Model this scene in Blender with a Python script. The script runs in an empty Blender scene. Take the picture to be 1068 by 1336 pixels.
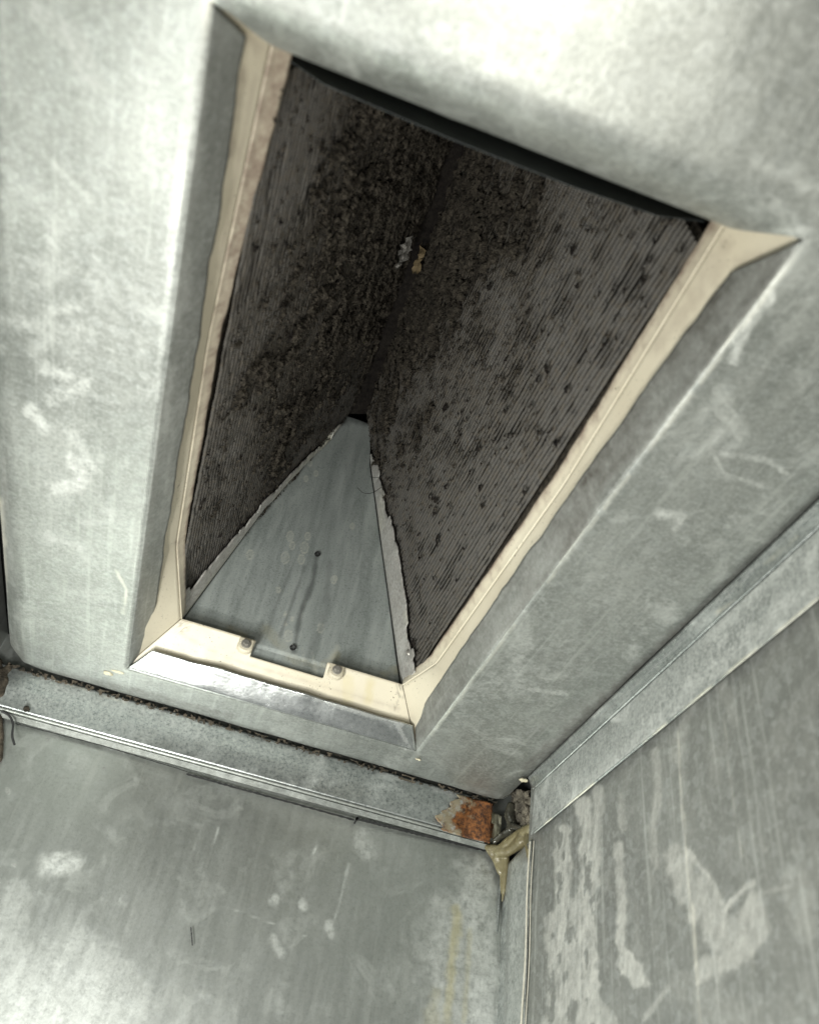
import bpy, math, random
import numpy as np
from mathutils import Matrix, Vector
SC = bpy.context.scene
COL = SC.collection
random.seed(7)
S = 0.35                                   # one working unit (camera to ceiling) in metres
# ---------------------------------------------------------------- camera
M = np.array([[0.94167633, -0.3059582, 0.14012588],
              [0.30856141, 0.61885211, -0.7223655],
              [0.13429646, 0.72347194, 0.67716528]])     # rows: right, down, forward of the camera
F = 1092.9
cam = bpy.data.cameras.new('camera'); camo = bpy.data.objects.new('camera', cam); COL.objects.link(camo)
cam.sensor_fit = 'HORIZONTAL'; cam.sensor_width = 36; cam.lens = F/1068*36
cam.clip_start = 0.01; cam.clip_end = 20
cam.dof.use_dof = True; cam.dof.focus_distance = 0.80; cam.dof.aperture_fstop = 9.0
camo.matrix_world = Matrix(((M[0, 0], -M[1, 0], -M[2, 0], 0), (M[0, 1], -M[1, 1], -M[2, 1], 0), (M[0, 2], -M[1, 2], -M[2, 2], 0), (0, 0, 0, 1)))
SC.camera = camo
# ---------------------------------------------------------------- world and lamps
w = bpy.data.worlds.new('World'); SC.world = w; w.use_nodes = True
w.node_tree.nodes['Background'].inputs[0].default_value = (0.94, 0.97, 0.96, 1)
w.node_tree.nodes['Background'].inputs[1].default_value = 0.30
SC.view_settings.view_transform = 'Standard'; SC.view_settings.look = 'None'; SC.view_settings.exposure = 0; SC.view_settings.gamma = 1
def lamp(name, loc, target, size, power, color):
    l = bpy.data.lights.new(name, 'AREA'); l.shape = 'DISK'; l.size = size*S; l.energy = power; l.color = color
    o = bpy.data.objects.new(name, l); COL.objects.link(o); o.location = Vector(loc)*S
    o.rotation_euler = (Vector(target)-Vector(loc)).to_track_quat('-Z', 'Y').to_euler()
    return o
lamp('torch', (-0.28, 1.22, -0.05), (0.0, 1.6, 1.0), 0.07, 1.45, (1.0, 0.98, 0.93))
lamp('camera_flash', (0.17, 0.47, -0.08), (0.15, 0.6, 1.0), 0.09, 1.15, (1.0, 0.97, 0.88))
lamp('far_wall_fill', (-0.40, 0.80, -0.30), (-0.05, 2.1, 0.35), 0.42, 3.1, (0.98, 1.0, 0.95))  # added fill lamp without a known source, brightens the lower far wall

# ---------------------------------------------------------------- geometry of rays: photo point -> point on a real plane
def ray(u, v): return M.T @ np.array([(u-534)/F, (v-668)/F, 1.0])
def onz(u, v, h): r = ray(u, v); return r*h/r[2]
def ony(u, v, y): r = ray(u, v); return r*y/r[1]
def onx(u, v, x): r = ray(u, v); return r*x/r[0]
def proj(p):
    c = p @ M.T
    z = np.where(c[..., 2] > .05, c[..., 2], .05)
    return 534+F*c[..., 0]/z, 668+F*c[..., 1]/z
# ---------------------------------------------------------------- value noise (numpy)
_rng = np.random.RandomState(11); _T = _rng.rand(256, 256)
def vn(x, y):
    xi = np.floor(x).astype(int); yi = np.floor(y).astype(int); fx = x-xi; fy = y-yi
    fx = fx*fx*(3-2*fx); fy = fy*fy*(3-2*fy)
    g = lambda a, b: _T[a & 255, b & 255]
    return (g(xi, yi)*(1-fx)+g(xi+1, yi)*fx)*(1-fy)+(g(xi, yi+1)*(1-fx)+g(xi+1, yi+1)*fx)*fy
def fbm(x, y, o=4):
    x = np.asarray(x, float); y = np.asarray(y, float); s = 0; a = .5; t = 0
    for k in range(o): s = s+a*vn(x+17.3*k, y+41.7*k); t += a; x = x*2.03; y = y*2.03; a *= .5
    return s/t
# ---------------------------------------------------------------- object helpers
def props(o, label=None, cat=None, group=None, kind=None):
    if label: o['label'] = label
    if cat: o['category'] = cat
    if group: o['group'] = group
    if kind: o['kind'] = kind
    return o
def thing(name, loc, label, cat, group=None):
    o = bpy.data.objects.new(name, None); COL.objects.link(o); o.location = Vector(loc)*S; o.empty_display_size = .02
    return props(o, label, cat, group)
def origin_of(o):
    v = Vector((0, 0, 0))
    while o is not None: v += o.location; o = o.parent
    return v
def obj(name, V, Fc, mat, parent=None, smooth=True, attrs=None, solid=0, loc=None):
    V = np.asarray(V, float).reshape(-1, 3)*S
    base = np.array(origin_of(parent)) if parent else np.zeros(3)
    o0 = np.array(loc)*S-base if loc is not None else np.zeros(3)
    me = bpy.data.meshes.new(name)
    me.from_pydata((V-base-o0).tolist(), [], [tuple(int(i) for i in f) for f in Fc])
    if smooth: me.polygons.foreach_set('use_smooth', [True]*len(me.polygons))
    for k, a in (attrs or {}).items():
        at = me.attributes.new(k, 'FLOAT', 'POINT'); at.data.foreach_set('value', np.asarray(a, np.float32).ravel())
    me.materials.append(mat); me.update()
    o = bpy.data.objects.new(name, me); COL.objects.link(o); o.location = Vector(o0)
    if parent: o.parent = parent
    if solid:
        m = o.modifiers.new('thick', 'SOLIDIFY'); m.thickness = solid*S; m.offset = 0
    return o
def gridfaces(nu, nv, off=0, keep=None):
    i, j = np.meshgrid(np.arange(nu-1), np.arange(nv-1), indexing='ij')
    a = (i*nv+j).ravel()+off
    f = np.stack([a, a+nv, a+nv+1, a+1], 1)
    if keep is not None: f = f[keep.ravel()]
    return f
def lerp(a, b, t): return a+(b-a)*t
# strokes painted as wear: list of (points, radius, strength)
def strokes(P, L, seed=0, rag=.6, soft=.6):
    u, v = proj(P); out = np.zeros(u.shape)
    for pts, r, s in L:
        pts = [np.array(p, float) for p in pts]; d = np.full(u.shape, 1e9)
        if len(pts) == 1: pts = pts*2
        for a, b in zip(pts[:-1], pts[1:]):
            e = b-a; n = max((e*e).sum(), 1e-6)
            t = np.clip(((u-a[0])*e[0]+(v-a[1])*e[1])/n, 0, 1)
            d = np.minimum(d, np.hypot(u-a[0]-t*e[0], v-a[1]-t*e[1]))
        rr = r*(1+rag*(fbm(u/9+seed, v/12+seed, 4)-.5)*2)
        out = np.maximum(out, s*np.clip((rr-d)/(r*soft+1.0), 0, 1))
    return out
# ---------------------------------------------------------------- materials
class NT:
    def __init__(s, name):
        s.m = bpy.data.materials.new(name); s.m.use_nodes = True; s.t = s.m.node_tree; s.b = s.t.nodes['Principled BSDF']
        tc = s.n('ShaderNodeTexCoord'); mp = s.n('ShaderNodeMapping'); mp.inputs['Scale'].default_value = (1/S,)*3
        s.l(tc.outputs['Object'], mp.inputs[0]); s.co = mp.outputs[0]
    def n(s, t, **k):
        x = s.t.nodes.new(t)
        for a, v in k.items(): setattr(x, a, v)
        return x
    def l(s, a, b): s.t.links.new(a, b)
    def noise(s, sc, det=5, ro=.6, co=None, dist=0):
        x = s.n('ShaderNodeTexNoise'); x.inputs['Scale'].default_value = sc; x.inputs['Detail'].default_value = det
        x.inputs['Roughness'].default_value = ro; x.inputs['Distortion'].default_value = dist; s.l(co or s.co, x.inputs['Vector']); return x.outputs['Fac']
    def stretch(s, sc):
        mp = s.n('ShaderNodeMapping'); mp.inputs['Scale'].default_value = sc; s.l(s.co, mp.inputs[0]); return mp.outputs[0]
    def ramp(s, x, a, b, c=0., d=1.):
        r = s.n('ShaderNodeMapRange'); r.inputs[1].default_value = a; r.inputs[2].default_value = b; r.inputs[3].default_value = c; r.inputs[4].default_value = d
        s.l(x, r.inputs[0]); return r.outputs[0]
    def attr(s, name): a = s.n('ShaderNodeAttribute', attribute_name=name); return a.outputs['Fac']
    def math(s, op, a, b):
        x = s.n('ShaderNodeMath', operation=op)
        for i, v in enumerate((a, b)):
            if isinstance(v, (int, float)): x.inputs[i].default_value = v
            else: s.l(v, x.inputs[i])
        return x.outputs[0]
    def mix(s, f, a, b):
        x = s.n('ShaderNodeMix', data_type='RGBA')
        if isinstance(f, (int, float)): x.inputs[0].default_value = f
        else: s.l(f, x.inputs[0])
        for i, v in ((6, a), (7, b)):
            if isinstance(v, tuple): x.inputs[i].default_value = (*v, 1)
            else: s.l(v, x.inputs[i])
        return x.outputs[2]
    def out(s, col, rough, metal, bump=None, bs=.2, bd=.002, spec=None):
        for k, v in (('Base Color', col), ('Roughness', rough), ('Metallic', metal)):
            if isinstance(v, tuple): s.b.inputs[k].default_value = (*v, 1)
            elif isinstance(v, (int, float)): s.b.inputs[k].default_value = v
            else: s.l(v, s.b.inputs[k])
        if spec is not None: s.b.inputs['Specular IOR Level'].default_value = spec
        if bump is not None:
            b = s.n('ShaderNodeBump'); b.inputs['Strength'].default_value = bs; b.inputs['Distance'].default_value = bd*S; s.l(bump, b.inputs['Height']); s.l(b.outputs[0], s.b.inputs['Normal'])
        return s.m
def galv(name, c1=(.30, .325, .315), c2=(.44, .465, .45), ox=.5, metal=.85, rough=.40, grain=(1, 1, 1), spk=.5, bmp=.22, sfl=.18, sc_=(.62, .64, .61)):
    t = NT(name)
    v = t.n('ShaderNodeTexVoronoi'); v.inputs['Scale'].default_value = 70
    w_ = t.n('ShaderNodeTexNoise'); w_.inputs['Scale'].default_value = 25; t.l(t.co, w_.inputs['Vector'])
    add = t.n('ShaderNodeVectorMath', operation='ADD'); sc = t.n('ShaderNodeVectorMath', operation='SCALE'); sc.inputs['Scale'].default_value = .03
    t.l(w_.outputs['Color'], sc.inputs[0]); t.l(t.co, add.inputs[0]); t.l(sc.outputs[0], add.inputs[1]); t.l(add.outputs[0], v.inputs['Vector'])
    sep = t.n('ShaderNodeSeparateColor'); t.l(v.outputs['Color'], sep.inputs[0])
    spang = sep.outputs[0]
    big = t.noise(3.2, 6, .62, dist=.4); st = t.noise(26, 5, .7, co=t.stretch(grain)); fine = t.noise(120, 3, .85)
    c = t.mix(t.ramp(t.math('ADD', t.math('MULTIPLY', big, .7), t.math('MULTIPLY', st, .5)), .42, .82), c1, c2)
    c = t.mix(t.math('MULTIPLY', t.ramp(spang, 0, 1, -.5, .5), .0), c, c)
    c = t.mix(t.math('MULTIPLY', t.ramp(spang, .5, 1), .18), c, (.55, .58, .57))
    c = t.mix(t.math('MULTIPLY', t.ramp(fine, .50, .64), spk), c, (.56, .58, .56))
    c = t.mix(t.math('MULTIPLY', t.ramp(fine, .47, .34), spk), c, (.10, .115, .11))
    scr = t.noise(70, 3, .6, co=t.stretch((1, .03, 1)) if grain[2] == 1 else t.stretch((1, 1, .03)))
    c = t.mix(t.math('MULTIPLY', t.ramp(scr, .56, .68), .30), c, (.52, .54, .51))
    # white oxide blooms, stains and painted glow
    oxm = t.math('MULTIPLY', t.ramp(t.noise(9, 8, .72, dist=.8), .53, .68), ox)
    fl = t.noise(48, 5, .7)
    stn = t.math('MULTIPLY', t.attr('stain_glow'), t.ramp(t.math('ADD', t.math('MULTIPLY', fl, .6), t.math('MULTIPLY', fine, .4)), .38, .60, sfl, .9))
    oxt = t.math('MAXIMUM', oxm, stn)
    c = t.mix(oxt, c, sc_)
    c = t.mix(t.math('MULTIPLY', t.attr('pale'), t.ramp(fl, .3, .7, .6, 1)), c, (.78, .76, .66))
    c = t.mix(t.math('MULTIPLY', t.attr('yellow'), t.ramp(st, .3, .6, .5, 1)), c, (.55, .50, .27))
    c = t.mix(t.math('MULTIPLY', t.attr('grime_shade'), t.ramp(fl, .25, .65, .55, 1)), c, (.055, .05, .042))
    rst = t.attr('rust')
    rc = t.mix(t.ramp(t.noise(85, 8, .8), .42, .60), (.045, .020, .012), (.29, .115, .035))
    rc = t.mix(t.ramp(t.math('ADD', t.noise(30, 8, .75), t.math('MULTIPLY', rst, -.85)), -.04, .10), rc, (.30, .26, .18))
    c = t.mix(t.ramp(t.math('ADD', rst, t.math('MULTIPLY', t.math('SUBTRACT', fl, .5), .8)), .35, .5), c, rc)
    dull = t.math('MAXIMUM', t.math('MAXIMUM', oxt, t.attr('grime_shade')), rst)
    r = t.math('ADD', t.ramp(st, .3, .7, rough-.05, rough+.05), t.math('MULTIPLY', dull, .3))
    m = t.math('MULTIPLY', t.ramp(dull, 0, .9, 1, .1), metal)
    return t.out(c, r, m, t.math('ADD', t.math('MULTIPLY', fine, .5), t.math('ADD', t.math('MULTIPLY', big, 1.0), t.math('MULTIPLY', dull, .5))), bmp, .004)
def cream_mat():
    t = NT('cream_paint'); n = t.noise(30, 5, .7)
    c = t.mix(t.ramp(t.noise(5, 4, .5), .3, .7), (.53, .48, .37), (.61, .565, .45))
    c = t.mix(t.math('MULTIPLY', t.attr('dust'), t.ramp(n, .3, .65, .3, 1)), c, (.17, .12, .095))
    c = t.mix(t.math('MULTIPLY', t.attr('yellow'), t.ramp(n, .3, .7, .5, 1)), c, (.50, .43, .20))
    c = t.mix(t.math('MULTIPLY', t.ramp(t.noise(210, 2, .5), .66, .72), t.ramp(t.noise(8, 3, .6), .45, .6)), c, (.06, .045, .03))
    c = t.mix(t.attr('grime_shade'), c, (.05, .04, .03))
    return t.out(c, t.ramp(n, .3, .7, .38, .55), 0, t.math('ADD', n, t.attr('dust')), .15, .002)
def fin_mat():
    t = NT('dirty_fin_aluminium')
    wv = t.n('ShaderNodeTexWave', bands_direction='Y'); wv.inputs['Scale'].default_value = 64; wv.inputs['Distortion'].default_value = 2.0; wv.inputs['Detail'].default_value = 3; t.l(t.co, wv.inputs[0])
    n = t.noise(55, 6, .75); n2 = t.noise(11, 6, .7, dist=.5)
    c = t.mix(t.ramp(wv.outputs['Fac'], .2, .9), (.060, .056, .051), (.098, .093, .085))
    c = t.mix(t.ramp(t.math('ADD', n2, t.math('MULTIPLY', t.attr('lint'), .55)), .50, 1.0), c, (.048, .042, .034))
    c = t.mix(t.ramp(n, .50, .66, 0, .85), c, (.078, .066, .050))
    c = t.mix(t.ramp(n, .46, .34, 0, .75), c, (.014, .013, .012))
    c = t.mix(t.attr('pit'), c, (.006, .005, .005))
    return t.out(c, t.ramp(n, .3, .7, .5, .85), .12, t.math('ADD', t.math('MULTIPLY', wv.outputs['Fac'], .15), n), .6, .005, .35)
def plain(name, c1, c2, rough, sc=40, metal=0, bs=.3, bd=.004, spec=None, det=6):
    t = NT(name); n = t.noise(sc, det, .68); n2 = t.noise(sc*.23, 4, .6)
    c = t.mix(t.ramp(t.math('ADD', t.math('MULTIPLY', n, .6), t.math('MULTIPLY', n2, .4)), .38, .64), c1, c2)
    return t.out(c, rough, metal, n, bs, bd, spec)
def plate_mat():
    t = NT('end_plate_steel')
    fine = t.noise(190, 4, .8); st = t.noise(9, 6, .65, co=t.stretch((3.2, 1, .45)), dist=.3); big = t.noise(4, 4, .6)
    c = t.mix(t.ramp(st, .35, .66), (.235, .262, .25), (.37, .40, .385))
    c = t.mix(t.math('MULTIPLY', t.ramp(fine, .50, .66), .55), c, (.36, .39, .38))
    c = t.mix(t.math('MULTIPLY', t.ramp(fine, .44, .34), .5), c, (.06, .075, .075))
    c = t.mix(t.math('MULTIPLY', t.attr('yellow'), t.ramp(t.noise(30, 5, .7), .35, .6, .2, 1)), c, (.34, .31, .19))
    c = t.mix(t.math('MULTIPLY', t.attr('stain_glow'), .85), c, (.58, .58, .50))
    c = t.mix(t.math('MULTIPLY', t.attr('grime_shade'), .8), c, (.05, .055, .055))
    return t.out(c, t.ramp(st, .3, .7, .38, .55), .22, t.math('ADD', fine, big), .2, .002)
GAL = galv('galvanised_ceiling_steel', (.215, .228, .212), (.375, .39, .365), grain=(1, .18, 1), ox=.28, rough=.44, metal=.68, spk=.28)
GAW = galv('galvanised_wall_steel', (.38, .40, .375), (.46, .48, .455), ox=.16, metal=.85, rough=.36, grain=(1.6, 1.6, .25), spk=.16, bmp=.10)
GAF = galv('galvanised_flange_steel', (.30, .32, .315), (.43, .46, .455), ox=.30, metal=.85, rough=.36, grain=(.6, .6, 1), spk=.6)
GLARE = galv('galvanised_glare_steel', (.42, .44, .43), (.56, .58, .57), ox=.12, metal=.95, rough=.23, grain=(.6, .6, 1), spk=.35)  # lighter, shinier copy of the steel that builds in the far lip's glare
CREAM = cream_mat(); FIN = fin_mat(); PLATE = plate_mat()
LINT = plain('matted_lint', (.009, .0075, .006), (.074, .064, .050), .95, 110, 0, .8, .01, .15)
PIT = plain('black_tuft_and_cap', (.006, .005, .005), (.022, .019, .016), .95, 60, 0, .6, .01, .1)
CREV = plain('brown_seam_dirt', (.02, .018, .014), (.115, .095, .07), .9, 50, 0, .8, .01, .2)
SEAL = plain('olive_sealant', (.12, .100, .050), (.24, .215, .125), .36, 14, 0, .35, .006, .55)
SEALD = plain('dark_wet_sealant', (.035, .034, .028), (.10, .095, .07), .10, 12, 0, .4, .008, .8)
INSUL = plain('foil_scrap', (.04, .035, .028), (.30, .27, .21), .7, 36, .2, 1, .02)
BLACK = plain('black_ink', (.012, .013, .014), (.03, .03, .03), .6, 60)
DARK = plain('dark_cabinet_steel', (.012, .013, .014), (.025, .027, .028), .8, 12)
SHADE_END = plain('shaded_end_steel', (.050, .062, .066), (.075, .088, .092), .6, 20, 0)
PALE = plain('pale_caulk', (.50, .45, .30), (.74, .70, .54), .7, 60, 0, .6, .01)
SCREW = plain('screw_steel', (.26, .25, .23), (.48, .46, .42), .4, 80, .6)
BRASS = plain('pale_edge', (.52, .50, .42), (.70, .68, .58), .55, 60, .2)

# ================================================================ ceiling panel with a folded opening
XL, XR, YN, YF = -.255, .489, .430, 1.908       # crease lines of the opening on z = 1
CX0, CX1, CY0, CY1 = -.543, .782, -.75, 2.064
cp = thing('ceiling_panel', (.12, 1.1, 1.0), 'galvanised sheet metal ceiling panel folded up around the tapering coil opening', 'metal panel')
def sheet_axis(parts):
    out = [np.array([parts[0][0]])]
    for a, b, n in parts: out.append(np.linspace(a, b, n+1)[1:])
    return np.concatenate(out)
xs = sheet_axis([(CX0, XL, 56), (XL, XR, 110), (XR, CX1, 56)])
ys = sheet_axis([(CY0, .0, 60), (.0, YN, 70), (YN, YF, 260), (YF, CY1, 40)])
X, Y = np.meshgrid(xs, ys, indexing='ij')
X0, Y0 = X.copy(), Y.copy()
# slightly wandering crease
wob = lambda t, s: (fbm(t*7+s, t*0+s, 3)-.5)
xi = np.searchsorted(xs, [XL+1e-6, XR+1e-6]); 
dxh = np.maximum(np.maximum(XL-X, X-XR), 0); dyh = np.maximum(np.maximum(YN-Y, Y-YF), 0); dh = np.hypot(dxh, dyh)
near = np.exp(-(dh/.04)**2)
Zc = np.ones_like(X)
rr = .010
Zc += np.where(dh < rr, (rr-np.sqrt(np.maximum(rr**2-(rr-dh)**2, 0)))*.30, 0)
yside = (Y < YN+.001)
sm = lambda q: np.clip(q, 0, 1)**2*(3-2*np.clip(q, 0, 1))
yd = np.clip(YN-Y, 0, 1); Zc += np.where(Y < YN+.001, .055*np.clip(1-yd/.09, 0, 1)**2.2, 0)*sm((X-XL)/.07)*sm((XR-X)/.07)
Y = Y-.042*(1-sm((X-XL)/.07)*sm((XR-X)/.07))*np.exp(-(np.clip(YN-Y, 0, 1)/.05)**2)*(Y < YN+.001)        # the near fold is a wide soft roll
# outer edges roll up
do = np.minimum(X-CX0, CY1-Y); Zc += np.where(do < .05, .016*(1-np.clip(do, 0, 1)/.05)**2, 0)
Zc += np.where(CX1-X < .02, .006*(1-(CX1-X)/.02), 0)
Zc += (fbm(X*3+5, Y*3+2, 3)-.5)*.012*np.clip(dh/.05, 0, 1)
# round the free corner far left
R = .10
ca = np.clip((R-(X-CX0))/R, 0, 1); cb = np.clip((R-(CY1-Y))/R, 0, 1)
both = (ca > 0) & (cb > 0)
X = np.where(both, CX0+R-R*ca*np.sqrt(1-cb**2/2), X); Y = np.where(both, CY1-R+R*cb*np.sqrt(1-ca**2/2), Y)
P = np.stack([X, Y, Zc], -1)
cxm = (X0[:-1, :-1]+X0[1:, 1:])/2; cym = (Y0[:-1, :-1]+Y0[1:, 1:])/2
keep = ~((cxm > XL) & (cxm < XR) & (cym > YN) & (cym < YF))
stain_glow = strokes(P, [([(45, 10), (95, 50), (130, 115)], 20, .55), ([(85, 45), (140, 120)], 9, .6), ([(60, 205), (120, 262)], 6, .55), ([(68, 290), (72, 340)], 9, .5),
                    ([(60, 410), (100, 400)], 10, .35), ([(38, 535), (60, 560)], 12, .6), ([(60, 480), (110, 500), (70, 520)], 14, .5), ([(75, 640), (112, 625), (95, 600)], 14, .6), ([(60, 700), (105, 715)], 9, .5),
                    ([(40, 340), (95, 350), (50, 370)], 16, .25), ([(90, 560), (125, 615)], 9, .45), ([(20, 420), (60, 425), (120, 432)], 12, .3),
                    ([(235, 230), (225, 330), (215, 430), (205, 520)], 7, .35), ([(265, 10), (250, 120), (240, 210)], 12, .5),
                    ([(90, 770), (150, 780)], 7, .35), ([(1005, 385), (965, 440), (955, 470)], 10, .8), ([(1040, 240), (1068, 246)], 9, .6), ([(985, 215), (1040, 230)], 14, .3),
                    ([(860, 670), (890, 672), (880, 690)], 9, .5), ([(930, 590), (1000, 600), (1030, 620)], 5, .45), ([(930, 590), (945, 620), (1000, 635)], 4, .45),
                    ([(560, 905), (640, 890), (700, 870)], 7, .2), ([(690, 900), (740, 905)], 4, .45), ([(640, 975), (680, 985)], 7, .3), ([(720, 570), (800, 560)], 14, .2),
                    ([(690, 840), (680, 790), (672, 900)], 16, .25), ([(100, 440), (80, 620), (70, 700)], 40, .12), ([(500, 10), (700, 60), (900, 120)], 50, .18)], 3)
pale = strokes(P, [([(0, 655), (3, 690), (6, 770)], 6, .8), ([(210, 610), (203, 640)], 4, .6), ([(152, 745), (165, 770), (160, 800)], 3, .6), ([(185, 760), (180, 800)], 3, .5), ([(275, 0), (266, 20)], 9, .6),
                   ([(237, 200), (228, 290)], 4, .5)], 9)
# jagged pale deposit along the right hand crease
u_, v_ = proj(P)
dr = X-XR; jag = (fbm(Y*22, Y*0+3, 4)-.5)*.02
pale = np.maximum(pale, np.where((Y > YN) & (Y < YF-.1), .40*np.clip(1-np.abs(dr-.004-jag*.6)/.0045, 0, 1)*(fbm(Y*9, Y*0+8, 3) > .40), 0))
grime_shade = strokes(P, [([(690, 1000), (800, 905), (900, 815), (1068, 668)], 12, .75), ([(690, 960), (780, 905)], 9, .25), ([(460, 1010), (600, 1030), (650, 1040)], 8, .5), ([(20, 872), (120, 888), (300, 935)], 6, .35),
                    ([(560, 970), (600, 1000)], 12, .2), ([(5, 600), (8, 820), (30, 868)], 5, .5)], 5)
grime_shade = np.maximum(grime_shade, np.clip(1-(CY1-Y0)/.03, 0, 1)*.7)
obj('sheet', P, gridfaces(len(xs), len(ys), keep=keep), GAL, cp, attrs=dict(stain_glow=stain_glow, pale=pale, grime_shade=grime_shade))

# folded lips: cross-section runs from the crease inwards and upwards
def lip(a, b, inward, h, s_in, n, in0, in1, seed, bow=0.0, start=0.0115):
    a = np.array(a, float); b = np.array(b, float); inward = np.array(inward, float)
    t = np.linspace(0, 1, n); sv = np.linspace(0, 1, 14)
    T, Sv = np.meshgrid(t, sv, indexing='ij')
    Lg = np.linalg.norm(b-a)
    # ends drawn in with a rounded profile
    rd = 1-np.sqrt(np.clip(1-Sv**1.5, 0, 1))*.999; c0 = in0/Lg*(rd if in0 == .055 else Sv); c1 = in1/Lg*(rd if in1 == .055 else Sv)
    TT = c0+(1-c0-c1)*T
    B = a+(b-a)*TT[..., None]
    jag = (fbm(TT*Lg*14+seed, TT*0+seed, 4)-.5)*.010*Sv**3+(fbm(TT*Lg*2.2+seed, TT*0+seed+3, 2)-.5)*.008*Sv
    ang = np.sin(np.pi*TT)*bow
    Pp = B+inward*(s_in*Sv+jag+ang*Sv)[..., None]
    Pp[..., 2] += start*(1-Sv)+(h+start*0)*Sv**1.08
    return Pp
GLIP = [((XL, YN-.042, 1), (XL, YF, 1), (1, 0, 0), 'left', .027, .045, .055), ((XR, YF, 1), (XR, YN-.042, 1), (-1, 0, 0), 'right', .027, .05, .10),
        ((XL, YF, 1), (XR, YF, 1), (0, -1, 0), 'far', .043, .045, .03), ((XL, YN, 1), (XR, YN, 1), (0, 1, 0), 'near', .006, .03, .03)]
for a, b, d, which, s_in, i0, i1 in GLIP:
    L = np.linalg.norm(np.array(b)-np.array(a)); h0 = .0590 if which == 'near' else .0030
    LP = lip(a, b, d, {'far': .045, 'near': .085}.get(which, .066), s_in, int(L/.006), i0, i1, len(which)*3.7, .004, h0)
    if which == 'near':
        mk = sm((LP[..., 0]-XL)/.07)*sm((XR-LP[..., 0])/.07)
        LP[..., 1] -= .042*(1-mk); LP[..., 2] = np.where(True, LP[..., 2]-.055*(1-mk), 0)
    st_ = strokes(LP, [([(262, 60), (258, 140)], 9, .5), ([(255, 190), (250, 215)], 9, .5), ([(222, 480), (214, 560)], 7, .5), ([(225, 560), (215, 640)], 5, .4), ([(244, 330), (240, 400)], 10, .4),
                       ([(690, 770), (640, 850)], 12, .4), ([(730, 700), (700, 750)], 10, .35), ([(980, 360), (950, 400)], 9, .5), ([(890, 530), (850, 560)], 9, .3)], 4)
    gr_ = strokes(LP, [([(200, 852), (330, 895), (420, 915), (525, 946)], 2.5, .5), ([(515, 943), (540, 985)], 3, .5)], 2, 1)
    o = obj('folded_lip', LP, gridfaces(LP.shape[0], LP.shape[1]), GLARE if which == 'far' else GAL, cp, attrs=dict(stain_glow=st_, grime_shade=np.maximum(gr_, 0 if which in ('far', 'near') else (1.15 if which == 'right' else .55)*fbm(LP[..., 1]*9, LP[..., 2]*30, 4))), solid=0 if which == 'near' else .003)  # side lips: scuffed dirt, with their shade painted in as well
    if which == 'far': o['label'] = 'bright glaring folded edge in front of the cream pan'

# ================================================================ evaporator coil with cream drain pan
coil = thing('evaporator_coil', (.12, 1.15, 1.05), 'dirty tent-shaped evaporator coil with cream drain pan seen from below through the ceiling opening', 'air conditioner coil')
pan = bpy.data.objects.new('drain_pan', None); COL.objects.link(pan); pan.parent = coil; pan.location = (0, 0, 0); pan.empty_display_size = .01
# rings of the pan: bottom, crease, inner rim (x, y) going round from near left to near right
ZB, ZC, ZI = 1.022, 1.13, 1.157
ring_b = [(-.256, .372), (-.253, .95), (-.252, 1.50), (-.253, 1.912), (.487, 1.918), (.489, 1.55), (.487, 1.0), (.493, .372)]
ring_c = [(-.206, .440), (-.222, .95), (-.214, 1.54), (-.170, 1.829), (.407, 1.829), (.452, 1.69), (.463, 1.0), (.440, .440)]
ring_i = [(-.182, .450), (-.208, .95), (-.203, 1.54), (-.169, 1.838), (.412, 1.838), (.438, 1.71), (.448, 1.0), (.432, .450)]
def panseg(name, k, nu, nv, mat=CREAM, topf=None):
    r0, r1 = ring_b[k], ring_b[k+1]; c0, c1 = ring_c[k], ring_c[k+1]
    t = np.linspace(0, 1, nu); s = np.linspace(0, 1, nv); T, Sx = np.meshgrid(t, s, indexing='ij')
    bx, by = lerp(r0[0], r1[0], T), lerp(r0[1], r1[1], T); cx, cy = lerp(c0[0], c1[0], T), lerp(c0[1], c1[1], T)
    Pp = np.stack([lerp(bx, cx, Sx), lerp(by, cy, Sx), lerp(ZB, ZC, Sx)], -1)
    if topf is not None:
        x = lerp(cx, cx, Sx); top = topf(cx); Sx2 = Sx*top
        Pp = np.stack([lerp(bx, cx, Sx2), lerp(by, cy, Sx2), lerp(ZB, ZC, Sx2)], -1)
    Pp[..., 1] += (fbm(Pp[..., 0]*6, Pp[..., 1]*6, 2)-.5)*.003
    return Pp
DUSTP = [([(330, 100), (306, 230), (285, 350)], 5, .3), ([(945, 320), (905, 390), (860, 450)], 16, .35), ([(1000, 330), (930, 350)], 10, .3), ([(255, 360), (240, 520), (222, 640)], 7, .22), ([(240, 830), (300, 860), (420, 895), (520, 925)], 4, .25), ([(316, 90), (300, 160), (300, 200)], 9, .5), ([(335, 60), (310, 40), (290, 25)], 12, .35), ([(355, 60), (348, 100), (322, 230), (300, 320)], 2.2, .7), ([(945, 345), (930, 375)], 9, .3), ([(925, 330), (900, 400)], 5, .2), ([(228, 708), (236, 700)], 5, .7)]
GRP = [([(236, 815), (242, 822)], 9, .5), ([(520, 895), (522, 905)], 8, .45), ([(514, 925), (520, 912)], 2, .4), ([(598, 895), (600, 893)], 2, .5), ([(827, 552), (829, 556)], 3, .6)]
YEL = [([(455, 885), (452, 912)], 10, .35), ([(482, 890), (479, 915)], 8, .45), ([(380, 872), (440, 905)], 10, .12)]
def pan_attr(Pp):
    g = strokes(Pp, GRP, 3, 1.2); uu, vv = proj(Pp); g = g*(fbm(uu/1.6, vv/1.6, 2) > .5)
    return dict(dust=strokes(Pp, DUSTP, 6), grime_shade=g, yellow=strokes(Pp, YEL, 2))
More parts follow.
